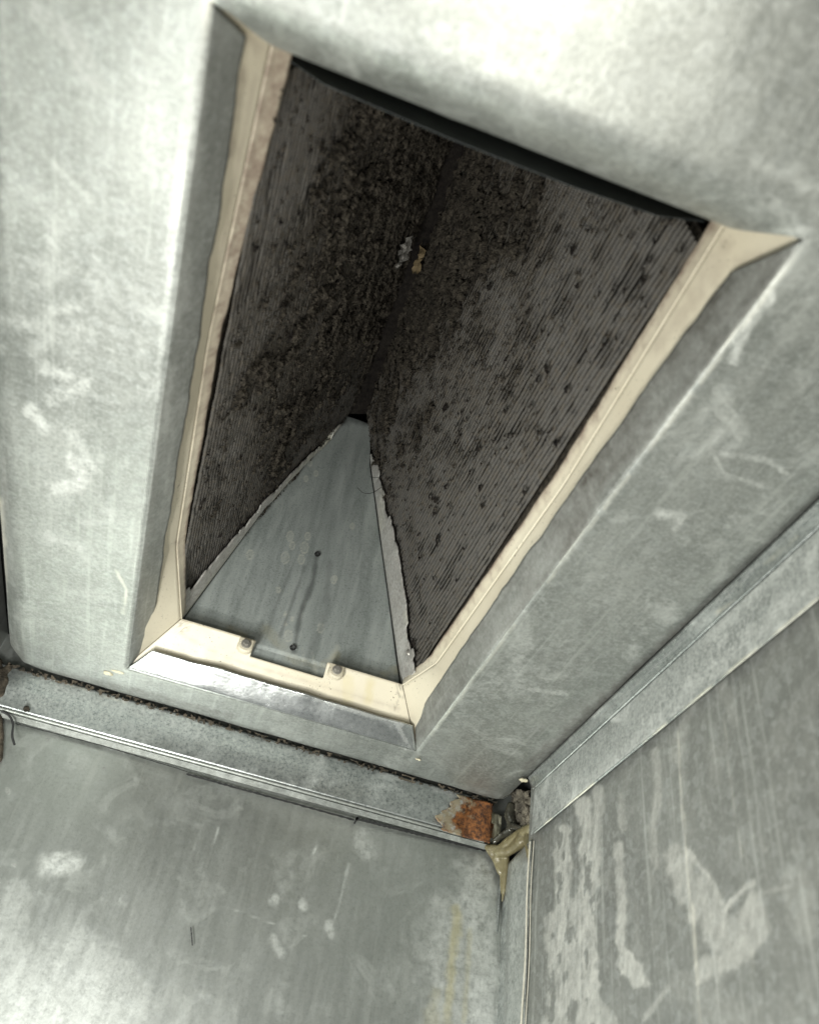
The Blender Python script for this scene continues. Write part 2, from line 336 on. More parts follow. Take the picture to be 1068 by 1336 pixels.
def join(parts):
    V = []; Fs = []; n = 0; A = {}
    for Pp, fc in parts:
        V.append(Pp.reshape(-1, 3)); Fs.append(fc+n); n += Pp.reshape(-1, 3).shape[0]
    V = np.concatenate(V); return V, np.concatenate(Fs)
# notch in the front wall between the screws
xa = ony(331, 845, 1.83)[0]; xb = ony(424, 878, 1.83)[0]
def topf(x):
    e = .006
    d = np.clip((x-xa)/e, 0, 1)*np.clip((xb-x)/e, 0, 1)
    return 1-.30*(d*d*(3-2*d))
def ringpath(r, ks, n):
    p = np.array([r[k] for k in ks]); q = np.arange(len(ks)); t = np.linspace(0, len(ks)-1, n)
    x, y = np.interp(t, q, p[:, 0]), np.interp(t, q, p[:, 1])
    k = np.ones(7)/7
    xs_, ys_ = np.convolve(np.pad(x, 3, 'edge'), k, 'valid'), np.convolve(np.pad(y, 3, 'edge'), k, 'valid')
    return np.stack([xs_, ys_], 1)
SIDES = {-1: (0, 1, 2, 3), 1: (4, 5, 6, 7)}
for sd, ks in SIDES.items():
    B = ringpath(ring_b, ks, 160); C = ringpath(ring_c, ks, 160); v = np.linspace(0, 1, 12)[None, :, None]
    xy = B[:, None]*(1-v)+C[:, None]*v
    Pp = np.concatenate([xy, ZB+(ZC-ZB)*v+0*xy[..., :1]], -1)
    obj('pan_side', Pp, gridfaces(160, 12), CREAM, pan, attrs=pan_attr(Pp.reshape(-1, 3)), solid=.003)
Pp = panseg('f', 3, 240, 24, topf=topf); obj('pan_front', Pp, gridfaces(240, 24), CREAM, pan, attrs=pan_attr(Pp.reshape(-1, 3)), solid=.003)
# rim: an inward sloping strip above the crease
def rimseg(k, n, m=7):
    c0, c1 = np.array(ring_c[k]), np.array(ring_c[k+1]); i0, i1 = np.array(ring_i[k]), np.array(ring_i[k+1])
    t = np.linspace(0, 1, n)[:, None, None]; s = np.linspace(0, 1, m)[None, :, None]
    xy = (c0+(c1-c0)*t)*(1-s)+(i0+(i1-i0)*t)*s
    z = ZC+(ZI-ZC)*s+0*t
    # small bead groove at the crease
    z = z-np.where(s < .2, .003, 0)
    Pp = np.concatenate([xy, z], -1)
    Pp[..., 0] += (fbm(Pp[..., 1]*30+k, Pp[..., 1]*0+k*3, 3)-.5)*.004*s[..., 0]
    return Pp
for side, ks in SIDES.items():
    C = ringpath(ring_c, ks, 260); I = ringpath(ring_i, ks, 260); v = np.linspace(0, 1, 9)[None, :, None]
    xy = C[:, None]*(1-v)+I[:, None]*v
    Pp = np.concatenate([xy, ZC+(ZI-ZC)*v-.003*(v < .15)+0*xy[..., :1]], -1)
    Pp[..., 0] += (fbm(Pp[..., 1]*30+side, Pp[..., 1]*0+3, 3)-.5)*.004*v[..., 0]
    V = Pp.reshape(-1, 3); Fs = gridfaces(260, 9); s_ = np.tile(np.linspace(0, 1, 9), 260)
    n_ = fbm(V[:, 0]*60, V[:, 1]*60, 3)
    nearf = np.clip((1.25-V[:, 1])/.7, 0, 1)
    if side < 0: dust = np.clip((s_-.25)*1.2, 0, 1)*np.clip(.25+nearf*1.1, 0, 1)+np.clip(n_-.45, 0, 1)*2.2*(.4+nearf)+nearf*.6+.18+.5*(s_ > .7)
    else: dust = np.clip((s_-.45)*2.2, 0, 1)*(.55+.35*nearf)+np.clip(n_-.50, 0, 1)*1.6*(s_ > .2)+.25*nearf+.45*(s_ > .75)
    obj('pan_rim', V, Fs, CREAM, pan, attrs=dict(dust=np.clip(dust, 0, .9)), solid=.003)
# near pan wall (in the shade behind the near fold)
V = [(-.25, .418, 1.07), (.48, .418, 1.07), (.44, .440, 1.15), (-.206, .440, 1.15)]
obj('pan_near_wall', V, [(0, 1, 2, 3)], CREAM, pan, solid=.003)
# tongue of pan plastic at the far right corner where rim meets plate
# screw tabs on the front wall
def ellipsoid(c, r, nu=14, nv=8, squash=None):
    u = np.linspace(0, 2*np.pi, nu, endpoint=False); v = np.linspace(0, np.pi, nv)
    U, Vv = np.meshgrid(u, v, indexing='ij')
    Pp = np.stack([c[0]+r[0]*np.cos(U)*np.sin(Vv), c[1]+r[1]*np.sin(U)*np.sin(Vv), c[2]+r[2]*np.cos(Vv)], -1).reshape(-1, 3)
    Fs = [(i*nv+j, ((i+1) % nu)*nv+j, ((i+1) % nu)*nv+j+1, i*nv+j+1) for i in range(nu) for j in range(nv-1)]
    return Pp, np.array(Fs)
ex = np.array([1., 0, 0]); nrm = np.array([0, -.795, -.607]); upv = np.array([0, -.607, .795])   # plane of the front pan wall
upv = upv/np.linalg.norm(upv)
for (u, v) in ((320, 843), (438, 877)):
    c = ony(u, v, 1.832)
    tv = []; W_, H_ = .030, .038; n = 10
    outline = [(-W_, H_*.9), (-W_, -H_*.25)]+[(-W_*math.cos(a), -H_*.25-W_*math.sin(a)) for a in np.linspace(0, math.pi, n)[1:-1]]+[(W_, -H_*.25), (W_, H_*.9)]
    ft = -.010; V = []
    for off, sc in ((0.004, 1.06), (ft*.7, 1.0), (ft, .86)):
        for a, b in outline: V.append(c+ex*a*sc*.62+np.array([0, 0, 1])*b*sc*.52+np.array([0, -1, 0])*(-off)*0+np.array([0, off, 0]))
    m = len(outline); Fs = [tuple(range(2*m, 3*m))]
    for r in range(2):
        for k in range(m): Fs.append((r*m+k, r*m+(k+1) % m, (r+1)*m+(k+1) % m, (r+1)*m+k))
    tab = obj('mounting_tab', V, Fs, CREAM, pan, smooth=False)
    b = tab.modifiers.new('soft', 'BEVEL'); b.width = .0012*S; b.segments = 2
    # hex washer screw: washer, hexagonal head with a slot
    V = []; Fs = []
    for rad, y0, y1, k in ((.0125, -.010, -.0135, 20), (.0078, -.0135, -.021, 6)):
        o_ = len(V)
        for yy, rs in ((y0, 1), (y1, .93)):
            for i in range(k):
                a = 2*math.pi*i/k+.3; V.append(c+np.array([math.cos(a)*rad*rs, yy, math.sin(a)*rad*rs]))
        for i in range(k): Fs.append((o_+i, o_+(i+1) % k, o_+k+(i+1) % k, o_+k+i))
        Fs.append(tuple(o_+k+i for i in range(k)))
    obj('screw', V, Fs, SCREW, pan, smooth=False)

# ---- end plate (far)
YP = 1.867
def plate_edge(z):   # left and right edge of the plate at height z
    zl = np.array([1.06, 1.14, 1.60, 1.97, 2.01]); xl = np.array([-.182, -.166, -.060, .040, .054])
    zr = np.array([1.06, 1.14, 1.86, 2.06]); xr = np.array([.417, .402, .190, .158])
    q_ = 1.0136; z = z/q_; xl = xl*q_; xr = xr*q_
    return np.interp(z, zl, xl), np.interp(z, zr, xr)
nz, nx = 200, 130
zz = np.linspace(1.092, 2.07, nz); T, Zp = np.meshgrid(np.linspace(0, 1, nx), zz, indexing='ij')
a, b = plate_edge(Zp); Xp = lerp(a, b, T)
yb_ = YP+0*Zp
Pp = np.stack([Xp, yb_-.004*(Zp > 1.14)*np.sin(np.pi*T)+(fbm(Xp*4, Zp*4, 2)-.5)*.008, Zp], -1)
drops = [(326, 724, 5), (378, 700, 5), (381, 712, 4), (372, 728, 6), (397, 715, 6), (393, 730, 5), (401, 700, 4), (363, 770, 3), (435, 757, 4), (418, 820, 5), (372, 802, 2), (381, 808, 2), (376, 830, 6), (437, 755, 3), (404, 605, 3), (412, 618, 3), (399, 625, 3), (459, 687, 3), (372, 815, 2)]
uu, vv = proj(Pp)
st_ = np.zeros_like(uu)
for (x, y, r) in drops:                         # dried water spots: pale rings
    d = np.hypot((uu-x)*1.25, (vv-y)*.85); st_ = np.maximum(st_, .75*np.clip(1-np.abs(d-r)/1.2, 0, 1)+.35*np.clip(1-d/r, 0, 1))
st_ = np.maximum(st_, strokes(Pp, [([(398, 785), (392, 812), (396, 870)], 1.0, .3), ([(407, 850), (412, 880)], 2, .35), ([(430, 862), (440, 845)], 4, .35)], 1, 1.2))
gr_ = strokes(Pp, [([(413, 725), (408, 760), (392, 800), (383, 850)], 4.5, .7), ([(397, 740), (380, 790), (365, 830)], 3, .5), ([(383, 735), (360, 790), (345, 840)], 3, .35), ([(430, 735), (425, 800), (400, 870)], 6, .3), ([(445, 545), (485, 548)], 10, .8)], 8)
yl_ = strokes(Pp, [([(298, 822), (318, 830)], 7, .5), ([(425, 868), (438, 856)], 7, .6), ([(345, 820), (380, 860), (425, 880)], 9, .3), ([(500, 880), (530, 870)], 8, .4), ([(520, 760), (530, 860)], 4, .5)], 7)
ep = obj('end_plate', Pp, gridfaces(nx, nz), PLATE, coil, attrs=dict(stain_glow=st_, grime_shade=gr_, yellow=yl_), solid=.003)
for (u, v) in ((414, 723), (382, 845)):
    c = ony(u, v, YP-.012)
    n = 14; V = []
    for rad, y in ((.0085, 0), (.0062, -.0015), (.0058, .006)):
        V += [c+np.array([math.cos(2*math.pi*i/n)*rad, y, math.sin(2*math.pi*i/n)*rad]) for i in range(n)]
    Fs = [(r*n+i, r*n+(i+1) % n, (r+1)*n+(i+1) % n, (r+1)*n+i) for r in range(2) for i in range(n)]+[tuple(2*n+i for i in range(n))]
    obj('drill_hole', V, Fs, BLACK, ep)
# side flanges of the plate, folded onto the slabs, with torn edges
SLB = {-1: (np.array([-.199, 1.150]), np.array([.085, 2.10])), 1: (np.array([.4325, 1.150]), np.array([.138, 2.13]))}   # (x,z) foot and top of each slab
for sd in (-1, 1):
    n, m = 260, 9
    z = np.linspace(1.14, 2.0 if sd < 0 else 1.92, n); t = np.linspace(0, 1, m)
    Zf, Tf = np.meshgrid(z, t, indexing='ij')
    e = plate_edge(Zf)[0 if sd < 0 else 1]
    f0, f1 = SLB[sd]
    xs_ = f0[0]+(f1[0]-f0[0])*(Zf-f0[1])/(f1[1]-f0[1])-sd*(.020-.006*Tf)
    wdt = .095*np.clip((2.05-Zf)/.5, .30, 1)
    torn = (fbm(Zf*24+sd*4, Zf*0+2, 5)-.5)*.034+np.where(Zf > 1.80, (fbm(Zf*30+sd, Zf*0, 3)-.5)*.04, 0)-.016*(fbm(Zf*9+sd, Zf*0+6, 2) > .62)
    tt = Tf*(wdt+torn)*np.where(Tf > 0, 1, 1)
    xx = lerp(e+sd*.002, xs_, np.clip(Tf*1.6, 0, 1))
    Pf = np.stack([xx, YP-.006-tt, Zf+(fbm(Zf*8, Tf*3, 2)-.5)*.006], -1)
    sp = strokes(Pf, [([(243, 800), (320, 700), (410, 590)], 5, .4), ([(420, 585), (440, 545)], 7, .7), ([(500, 640), (497, 690)], 7, .3), ([(530, 800), (535, 830)], 6, .3)], 4)
    gg = np.clip(.25*(Tf > .9)+strokes(Pf, [([(533, 851), (536, 857)], 6, .5), ([(300, 738), (330, 712)], 3, .4), ([(495, 640), (505, 650)], 4, .5)], 6, 1), 0, 1)
    obj('plate_flange', Pf, gridfaces(n, m), galv('flange_zinc_left' if sd < 0 else 'flange_zinc_right', (.30, .29, .27), (.46, .44, .41), ox=.4, metal=.25, rough=.6), coil, attrs=dict(stain_glow=sp, yellow=sp*.4, grime_shade=gg), solid=.003)
# loop head of a screw on the right flange foot
c = ony(536, 852, 1.79); Pe, Fe = ellipsoid(c, (.014, .008, .012)); obj('screw', Pe, Fe, SCREW, coil)
# ridge cap, coloured near black to paint in the dark of the valley
V = [(.030, .50, 2.06), (.155, .50, 2.12), (.155, YP, 2.12), (.030, YP, 2.06), (.09, .5, 2.16), (.09, YP, 2.16)]
obj('ridge_cap', V, [(0, 1, 4), (3, 5, 2), (0, 4, 5, 3), (1, 2, 5, 4), (0, 3, 2, 1)], PIT, coil, smooth=False)
# near end plate, shade behind the near fold put into its dark colour
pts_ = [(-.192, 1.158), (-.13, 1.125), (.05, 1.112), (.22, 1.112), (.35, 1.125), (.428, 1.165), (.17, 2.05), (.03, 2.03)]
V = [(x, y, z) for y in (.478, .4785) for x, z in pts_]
obj('near_end_plate', V, [tuple(range(8)), tuple(range(15, 7, -1))]+[(i, (i+1) % 8, 8+(i+1) % 8, 8+i) for i in range(8)], SHADE_END, coil, smooth=False)

# ---- coil slabs: every corrugation a fin row of its own
Y0c, Y1c = .50, YP-.002
NR = 78
def slab_frame(sd):
    f0, f1 = SLB[sd]; d = np.array([f1[0]-f0[0], 0, f1[1]-f0[1]]); L = np.linalg.norm(d); d = d/L
    nrm = np.array([-sd*abs(d[2]), 0, -abs(d[0])])          # towards the inside of the tent and down
    return np.array([f0[0], 0, f0[1]]), d, L, nrm
def lint_field(sd, s, y):    # how deep the lint lies at slab coordinate s (0 foot, 1 ridge), y
    n = fbm(s*7+3*sd, y*6+sd, 4)
    up = np.clip((s-.10)/.35, 0, 1)
    nearf = np.clip((1.75-y)/.5, 0, 1)
    if sd < 0: base = .22+.60*up*(.35+.65*nearf)+.10*nearf
    else: base = .06+.40*up*nearf+.45*np.clip((s-.40)/.35, 0, 1)
    return np.clip(base+(n-.5)*1.1, 0, 1)
for sd in (-1, 1):
    o0, d, L, nrm = slab_frame(sd)
    sl = bpy.data.objects.new('coil_slab', None); COL.objects.link(sl); sl.parent = coil; sl.empty_display_size = .01
    sl['label'] = 'left slab caked with lint' if sd < 0 else 'right slab with clear parallel fin rows'
    # backing behind the fins
    q = [o0-nrm*.016+np.array([0, Y0c, 0]), o0+d*L-nrm*.016+np.array([0, Y0c, 0]), o0+d*L-nrm*.016+np.array([0, Y1c, 0]), o0-nrm*.016+np.array([0, Y1c, 0])]
    q2 = [p-nrm*.07 for p in q]
    obj('slab_core', q+q2, [(0, 1, 2, 3), (7, 6, 5, 4), (0, 4, 5, 1), (1, 5, 6, 2), (2, 6, 7, 3), (3, 7, 4, 0)], LINT, sl, smooth=False)
    ny, m = 230, 7; wr = L/NR
    for k in range(NR):
        y = np.linspace(Y0c+.004, Y1c, ny); t = np.linspace(0, 1, m); Yg, Tg = np.meshgrid(y, t, indexing='ij')
        ss = (k+.14+Tg*.72)*wr
        prof = np.sin(np.pi*Tg)**.8*.0048
        lf = lint_field(sd, ss/L, Yg)
        rough = (fbm(ss*60+sd*9, Yg*60, 3)-.5)
        crush = np.clip((fbm(ss*18+40, Yg*16+7*sd, 3)-.60)/.12, 0, 1)
        h = prof*(1-.5*crush)*(1-.4*lf)+lf*.002+rough*(.0014+.005*lf)
        side = (fbm(Yg*9+k, Yg*0+k*.13, 3)-.5)*.0045
        Pp = o0+d*(ss+side)[..., None]+nrm*h[..., None]; Pp[..., 1] = Yg
        obj('fin_row', Pp, gridfaces(ny, m), FIN, sl, attrs=dict(lint=lf, pit=crush*.15))
    # lint crust: torn felt-like patches standing off the fins
    ns, nyy = 260, 430
    s = np.linspace(.02, .99, ns); y = np.linspace(Y0c+.01, Y1c-.01, nyy); Sg, Yg = np.meshgrid(s, y, indexing='ij')
    lf = lint_field(sd, Sg, Yg)
    cr = .6*fbm(Sg*55+sd*5, Yg*58, 5)+.4*fbm(Sg*20+sd*5, Yg*17, 4)+.30*(lf-.5)
    thr = .63-.14*np.clip((Sg-.45)/.4, 0, 1) if sd > 0 else .565-.07*np.clip((Sg-.5)/.4, 0, 1)  # real lint, made denser towards the ridge to paint in the valley's darkness
    h = .009+np.clip(cr-thr, 0, .2)*.05+(fbm(Sg*150, Yg*160, 2)-.5)*.005
    Pp = o0+d*(Sg*L)[..., None]+nrm*h[..., None]; Pp[..., 1] = Yg
    kf = (cr > thr)[:-1, :-1] & (cr > thr)[1:, 1:]
    obj('lint_crust', Pp, gridfaces(ns, nyy, keep=kf), LINT, sl, smooth=False)['kind'] = 'stuff'
    # small flakes and dark tufts
    for nm, mat, cnt, sz in (('lint_flake', LINT, 9000 if sd < 0 else 7000, .0036), ('dark_tuft', PIT, 420 if sd < 0 else 620, .0040)):
        rg = np.random.RandomState(5+sd+cnt); V = []; Fs = []
        c_s = rg.rand(cnt*3); c_y = Y0c+.01+(Y1c-Y0c-.02)*rg.rand(cnt*3)
        wgt = lint_field(sd, c_s, c_y) if nm == 'lint_flake' else (fbm(c_s*9, c_y*9+sd*3, 3)-.3)*1.5
        sel = np.where(rg.rand(cnt*3) < np.clip(wgt, 0.05, 1))[0][:cnt]
        for i in sel:
            c = o0+d*c_s[i]*L+nrm*(.010+.003*rg.rand()); c[1] = c_y[i]
            r = sz*(.4+rg.rand()**2*1.2+(nm == 'dark_tuft')*rg.rand()**6*2.2); k = 6 if nm == 'lint_flake' else 9; an = rg.rand()*6.28
            base = len(V); V.append(c+nrm*r*.35)
            for j in range(k):
                aa = an+j*6.283/k; q = r*(.5+.7*rg.rand() if nm == 'lint_flake' else .15+1.15*rg.rand())
                V.append(c+d*math.cos(aa)*q+np.array([0, 1, 0])*math.sin(aa)*q+nrm*(rg.rand()-.6)*r*.5)
            for j in range(k): Fs.append((base, base+1+j, base+1+(j+1) % k))
        obj(nm, V, Fs, mat, sl, smooth=False)['kind'] = 'stuff'
# pale scrap of foil and a white fluff caught near the ridge
def scrap(name, u, v, sd, size, mat, parent, seed):
    o0, d, L, nrm = slab_frame(sd); r = ray(u, v); t = (o0@nrm+.026)/(r@nrm); c = r*t
    rg = np.random.RandomState(seed); n = 9
    g = np.linspace(-1, 1, n); A, B = np.meshgrid(g, g, indexing='ij')
    Pp = c+d*(A*size[0]+B*.3*size[0])[..., None]+np.array([0, 1, 0])*(B*size[1])[..., None]+nrm*(rg.rand(n, n)*.012)[..., None]
    kf = np.hypot(A, B)[:-1, :-1] < .95+.3*rg.rand(n-1, n-1)
    return obj(name, Pp, gridfaces(n, n, keep=kf), mat, parent, smooth=False)
FOIL = plain('grey_torn_foil', (.06, .055, .05), (.50, .48, .44), .7, 90, .1, .8, .01)
OCH = plain('ochre_sealant_dab', (.09, .065, .035), (.24, .185, .105), .5, 40, 0, .5, .01)
props(scrap('foil_scrap', 526, 326, -1, (.050, .050), FOIL, None, 3), 'torn grey foil scrap stuck in lint high on the dark coil', 'foil scrap')
props(scrap('sealant_dab', 547, 336, 1, (.050, .050), OCH, None, 8), 'ochre dab of dried sealant beside the torn grey foil scrap', 'sealant')
props(scrap('fluff', 483, 488, 1, (.020, .022), FOIL, None, 5), 'small pale fluff hanging just above the tip of the triangular end plate', 'fluff')

# ================================================================ walls
YW, XW = 2.092, .802
def wallgrid(p0, eu, ev, nu, nv, nrmv, amp=.004):
    a, b = np.meshgrid(np.linspace(0, 1, nu), np.linspace(0, 1, nv), indexing='ij')
    p0, eu, ev, nrmv = (np.array(q, float) for q in (p0, eu, ev, nrmv))
    P = p0+eu*a[..., None]+ev*b[..., None]
    return P+nrmv*((fbm(a*4+p0[0], b*4+p0[1], 3)-.5)*amp)[..., None]
Pw = wallgrid((-.60, YW, -.6), (1.43, 0, 0), (0, 0, 1.70), 330, 420, (0, 1, 0), .012)
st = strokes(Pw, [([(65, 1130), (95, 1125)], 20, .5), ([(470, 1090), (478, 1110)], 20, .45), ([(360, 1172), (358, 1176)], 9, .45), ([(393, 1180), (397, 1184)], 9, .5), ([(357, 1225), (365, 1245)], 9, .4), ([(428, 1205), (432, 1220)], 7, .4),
                  ([(455, 1128), (440, 1190), (430, 1215)], 3.0, .4), ([(300, 1185), (400, 1222)], 1.0, .5), ([(10, 1270), (60, 1250), (110, 1235), (150, 1270), (180, 1310)], 34, .2), ([(30, 1300), (120, 1310)], 80, .22),  # the wide lower-left strokes paint a soft glow on the sheet
                  ([(20, 1170), (10, 1240)], 30, .2), ([(622, 1135), (625, 1336)], 34, .55), ([(590, 1210), (600, 1336)], 60, .4), ([(640, 1120), (640, 1336)], 9, .3), ([(412, 1105), (409, 1113)], 3, .5), ([(285, 1080), (280, 1100)], 2, .4), ([(100, 990), (118, 1010)], 18, .15)], 12, .5)  # right-end bands: whitish deposit, widened to paint in the bright sheen
ye = strokes(Pw, [([(594, 1195), (588, 1230), (580, 1336)], 9, .55), ([(592, 1185), (596, 1220)], 7, .5), ([(565, 1300), (560, 1336)], 14, .25), ([(610, 1215), (600, 1336)], 5, .3)], 5)
gr = strokes(Pw, [([(12, 1035), (10, 1030)], 3, .7), ([(18, 1128), (20, 1130)], 2.5, .8), ([(135, 1002), (136, 1003)], 2, .8), ([(92, 995), (93, 996)], 2, .8), ([(62, 964), (64, 966)], 2.4, .9), ([(72, 962), (76, 963)], 2.4, .9), ([(148, 1005), (149, 1005)], 1.6, .8), ([(530, 1186), (531, 1190)], 1.6, .8),
                  ([(300, 1020), (420, 1070), (520, 1110)], 26, .10), ([(200, 1000), (230, 1060)], 20, .08)], 5)
Pw[..., 1] -= .035*np.clip((Pw[..., 0]-.42)/.38, 0, 1)**2.2*np.clip((.87-Pw[..., 2])/.3, 0, 1)
fw = obj('far_wall', Pw, gridfaces(330, 420), GAW, None, attrs=dict(stain_glow=st, yellow=ye, grime_shade=gr))
props(fw, 'smooth bright galvanised wall sheet along the lower left with marker line', 'wall')
# right wall
Pw = wallgrid((XW, 1.90, -.6), (0, -2.7, 0), (0, 0, 1.64), 560, 380, (1, 0, 0), .012)
SM = [([(735, 1085), (733, 1200), (738, 1336)], 12, .75), ([(762, 1050), (770, 1120), (765, 1230), (772, 1336)], 15, .7), ([(720, 1200), (722, 1336)], 12, .55), ([(752, 1180), (750, 1300)], 16, .6), ([(780, 1030), (775, 1140)], 10, .55),
      ([(806, 1105), (812, 1180), (808, 1230), (822, 1268)], 8, .65), ([(815, 1250), (832, 1278)], 15, .85), ([(855, 980), (858, 1040), (850, 1080), (856, 1130)], 8, .4), ([(810, 1040), (812, 1080)], 7, .4), ([(745, 1310), (790, 1336), (720, 1336)], 22, .5),
      ([(884, 1126), (902, 1158), (932, 1208)], 25, .50), ([(893, 1108), (925, 1145), (945, 1190)], 6, .65), ([(942, 1222), (975, 1205)], 28, .45), ([(983, 1180), (986, 1215), (955, 1248), (918, 1268)], 19, .50), ([(940, 1192), (970, 1160), (980, 1152)], 5, .65), ([(990, 1165), (1030, 1158)], 4, .3),
      ([(870, 1290), (840, 1330)], 5, .35), ([(905, 900), (880, 990)], 10, .28), ([(940, 880), (955, 940)], 10, .25), ([(890, 1010), (893, 1100)], 6, .15), ([(1040, 1150), (1050, 1210)], 22, .2), ([(997, 1108), (999, 1108)], 4, .5), ([(900, 1290), (960, 1336)], 30, .16),
      ([(1020, 960), (1060, 900)], 22, .12), ([(725, 1110), (727, 1180)], 5, .5)]
st = strokes(Pw, SM, 21, .55, .35)
uu, vv = proj(Pw)
# wiping streaks inside the smears
st = np.clip(st*1.35, 0, .9)*(.35+1.0*fbm(uu/3.5+vv/30, vv/24, 3)); st = np.where((fbm(uu/9, vv/26, 3) < .36) & (uu < 790), st*.15, st)
pl = strokes(Pw, [([(884, 955), (889, 1055), (895, 1120), (900, 1190), (908, 1260), (914, 1336)], 1.7, .55), ([(903, 1180), (908, 1262)], 2.8, .5), ([(944, 930), (952, 1020), (968, 1120)], 1.4, .25), ([(980, 1240), (994, 1336)], 1.4, .25), ([(892, 1062), (894, 1090)], 2.2, .35)], 2, .5)
wd = np.zeros_like(st)
rw = obj('right_wall', Pw, gridfaces(560, 380), galv('weathered_wall_steel', (.165, .172, .160), (.235, .243, .226), ox=.18, metal=.40, rough=.5, grain=(1.6, 1.6, .3), spk=.14, sfl=.5, sc_=(.46, .465, .43)), None, attrs=dict(stain_glow=st, pale=pl))
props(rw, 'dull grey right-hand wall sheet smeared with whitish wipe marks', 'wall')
# left wall, mostly outside the picture
Pw = wallgrid((-.592, 2.09, -.6), (0, -2.9, 0), (0, 0, 1.70), 60, 60, (1, 0, 0), .008)
props(obj('left_wall', Pw, gridfaces(60, 60), GAW, None), 'narrow dark strip of side wall beyond the left edge of the ceiling panel', 'wall')
# cabinet round the coil, closed at the top
V = []; Fs = []
x0, x1, y0, y1, z0, z1 = -.598, .84, .30, 2.13, 1.09, 2.35
zl = -.65
q = [(x0, y0, z0), (x1, y0, z0), (x1, y1, z0), (x0, y1, z0), (x0, y0, z1), (x1, y0, z1), (x1, y1, z1), (x0, y1, z1), (x1, y0, zl), (x1, y1, zl), (x0, y1, zl)]
obj('coil_cabinet', q, [(0, 1, 5, 4), (1, 2, 6, 5), (2, 3, 7, 6), (3, 0, 4, 7), (4, 5, 6, 7), (1, 8, 9, 2), (2, 9, 10, 3)], DARK, None, smooth=False)['kind'] = 'structure'

# ================================================================ flanges
def sweep(prof, a, b, n, name, mat, parent, attrs=None, seed=0, amp=.003, solid=.003):
    """profile points (offset vector) swept from a to b"""
    a = np.array(a, float); b = np.array(b, float); prof = np.array(prof, float)
    t = np.linspace(0, 1, n)[:, None, None]
    Pp = (a+(b-a)*t)+prof[None]
    L = np.linalg.norm(b-a); w1 = (fbm(t[..., 0]*L*5+seed, t[..., 0]*0+seed, 3)-.5)*amp
    Pp[..., 0] += w1*(abs(b[1]-a[1]) > .1); Pp[..., 1] += w1*(abs(b[0]-a[0]) > .1); Pp[..., 2] += w1*.6
    at = attrs(Pp) if attrs else None
    return obj(name, Pp, gridfaces(n, len(prof)), mat, parent, attrs=at, solid=solid)
def dense(pts, k=5):
    out = []
    for p, q in zip(pts[:-1], pts[1:]):
        for i in range(k): out.append(tuple(np.array(p)+(np.array(q)-np.array(p))*i/k))
    out.append(pts[-1]); return out
ff = thing('wall_flange', (.1, 2.07, .93), 'long speckled galvanised flange above the left wall with a rusted right end', 'metal flange', 'flanges where the walls meet the ceiling')
xe = .728
fa = lambda Pp: dict(stain_glow=strokes(Pp, [([(60, 895), (200, 930), (260, 960)], 12, .25), ([(5, 900), (60, 920)], 14, .25)], 3), pale=strokes(Pp, [([(38, 875), (170, 920)], 2.0, .5), ([(300, 952), (500, 1006)], 1.5, .3)], 4, 1),
                     grime_shade=strokes(Pp, [([(250, 925), (450, 985), (640, 1040)], 3.5, .6), ([(30, 926), (36, 920)], 5, .5), ([(563, 1030), (640, 1050)], 4, .5)], 6, 1), rust=strokes(Pp, [([(585, 1068), (640, 1078)], 18, .30)], 2))
face = dense([(0, 2.066, 1.003), (0, 2.064, .95), (0, 2.066, .897)], 10)
sweep(face, (-.565, 0, 0), (xe, 0, 0), 420, 'flange_face', GAF, ff, fa, 2, .002)
bead = [(0, 2.066-.0042*math.sin(a)-.001, .891+.0042*math.cos(a)) for a in np.linspace(.2, math.pi, 9)]
sweep(bead, (-.565, 0, 0), (.745, 0, 0), 300, 'flange_bead', GAL, ff, None, 2, .002, 0)
sweep(dense([(0, 2.068, .886), (0, 2.080, .8765)], 4), (-.565, 0, 0), (.775, 0, 0), 200, 'flange_hem', GAL, ff, None, 2, .002, 0)
# rusty end piece with torn left edge
n, m = 60, 26
T, U = np.meshgrid(np.linspace(0, 1, n), np.linspace(0, 1, m), indexing='ij')
zt, zb = .992, .884
xl = .600+.085*np.abs(U-.30)**.9+(fbm(U*9, U*0+4, 3)-.5)*.03
xr = .757+0*U
Xr = lerp(xl, xr, T)
Pr = np.stack([Xr, 2.0545-.003*np.sin(T*9)*(T > .4)+(fbm(Xr*40, U*6, 3)-.5)*.004, lerp(zb, zt, U)], -1)
obj('rusty_end', Pr, gridfaces(n, m), GAF, ff, attrs=dict(rust=np.clip(.62+.75*(T-.40)+.3*(fbm(T*3, U*3, 3)-.5), .5, 1), grime_shade=np.clip((U-.88)*5, 0, .7)), solid=.003)['label'] = 'orange rusted end of the flange'
# small patch to the right of the rust
n, m = 16, 16; T, U = np.meshgrid(np.linspace(0, 1, n), np.linspace(0, 1, m), indexing='ij')
Pr = np.stack([lerp(.760, .792, T), 2.064+.006*T+(fbm(T*4, U*4, 2)-.5)*.008, lerp(.905, .975, U)], -1)
obj('torn_tab', Pr, gridfaces(n, m), GAF, ff, attrs=dict(rust=np.clip(.9-T*1.3, 0, 1)*(U < .6), yellow=.6+0*T, grime_shade=.3*(U > .6)+0*T), solid=.003)
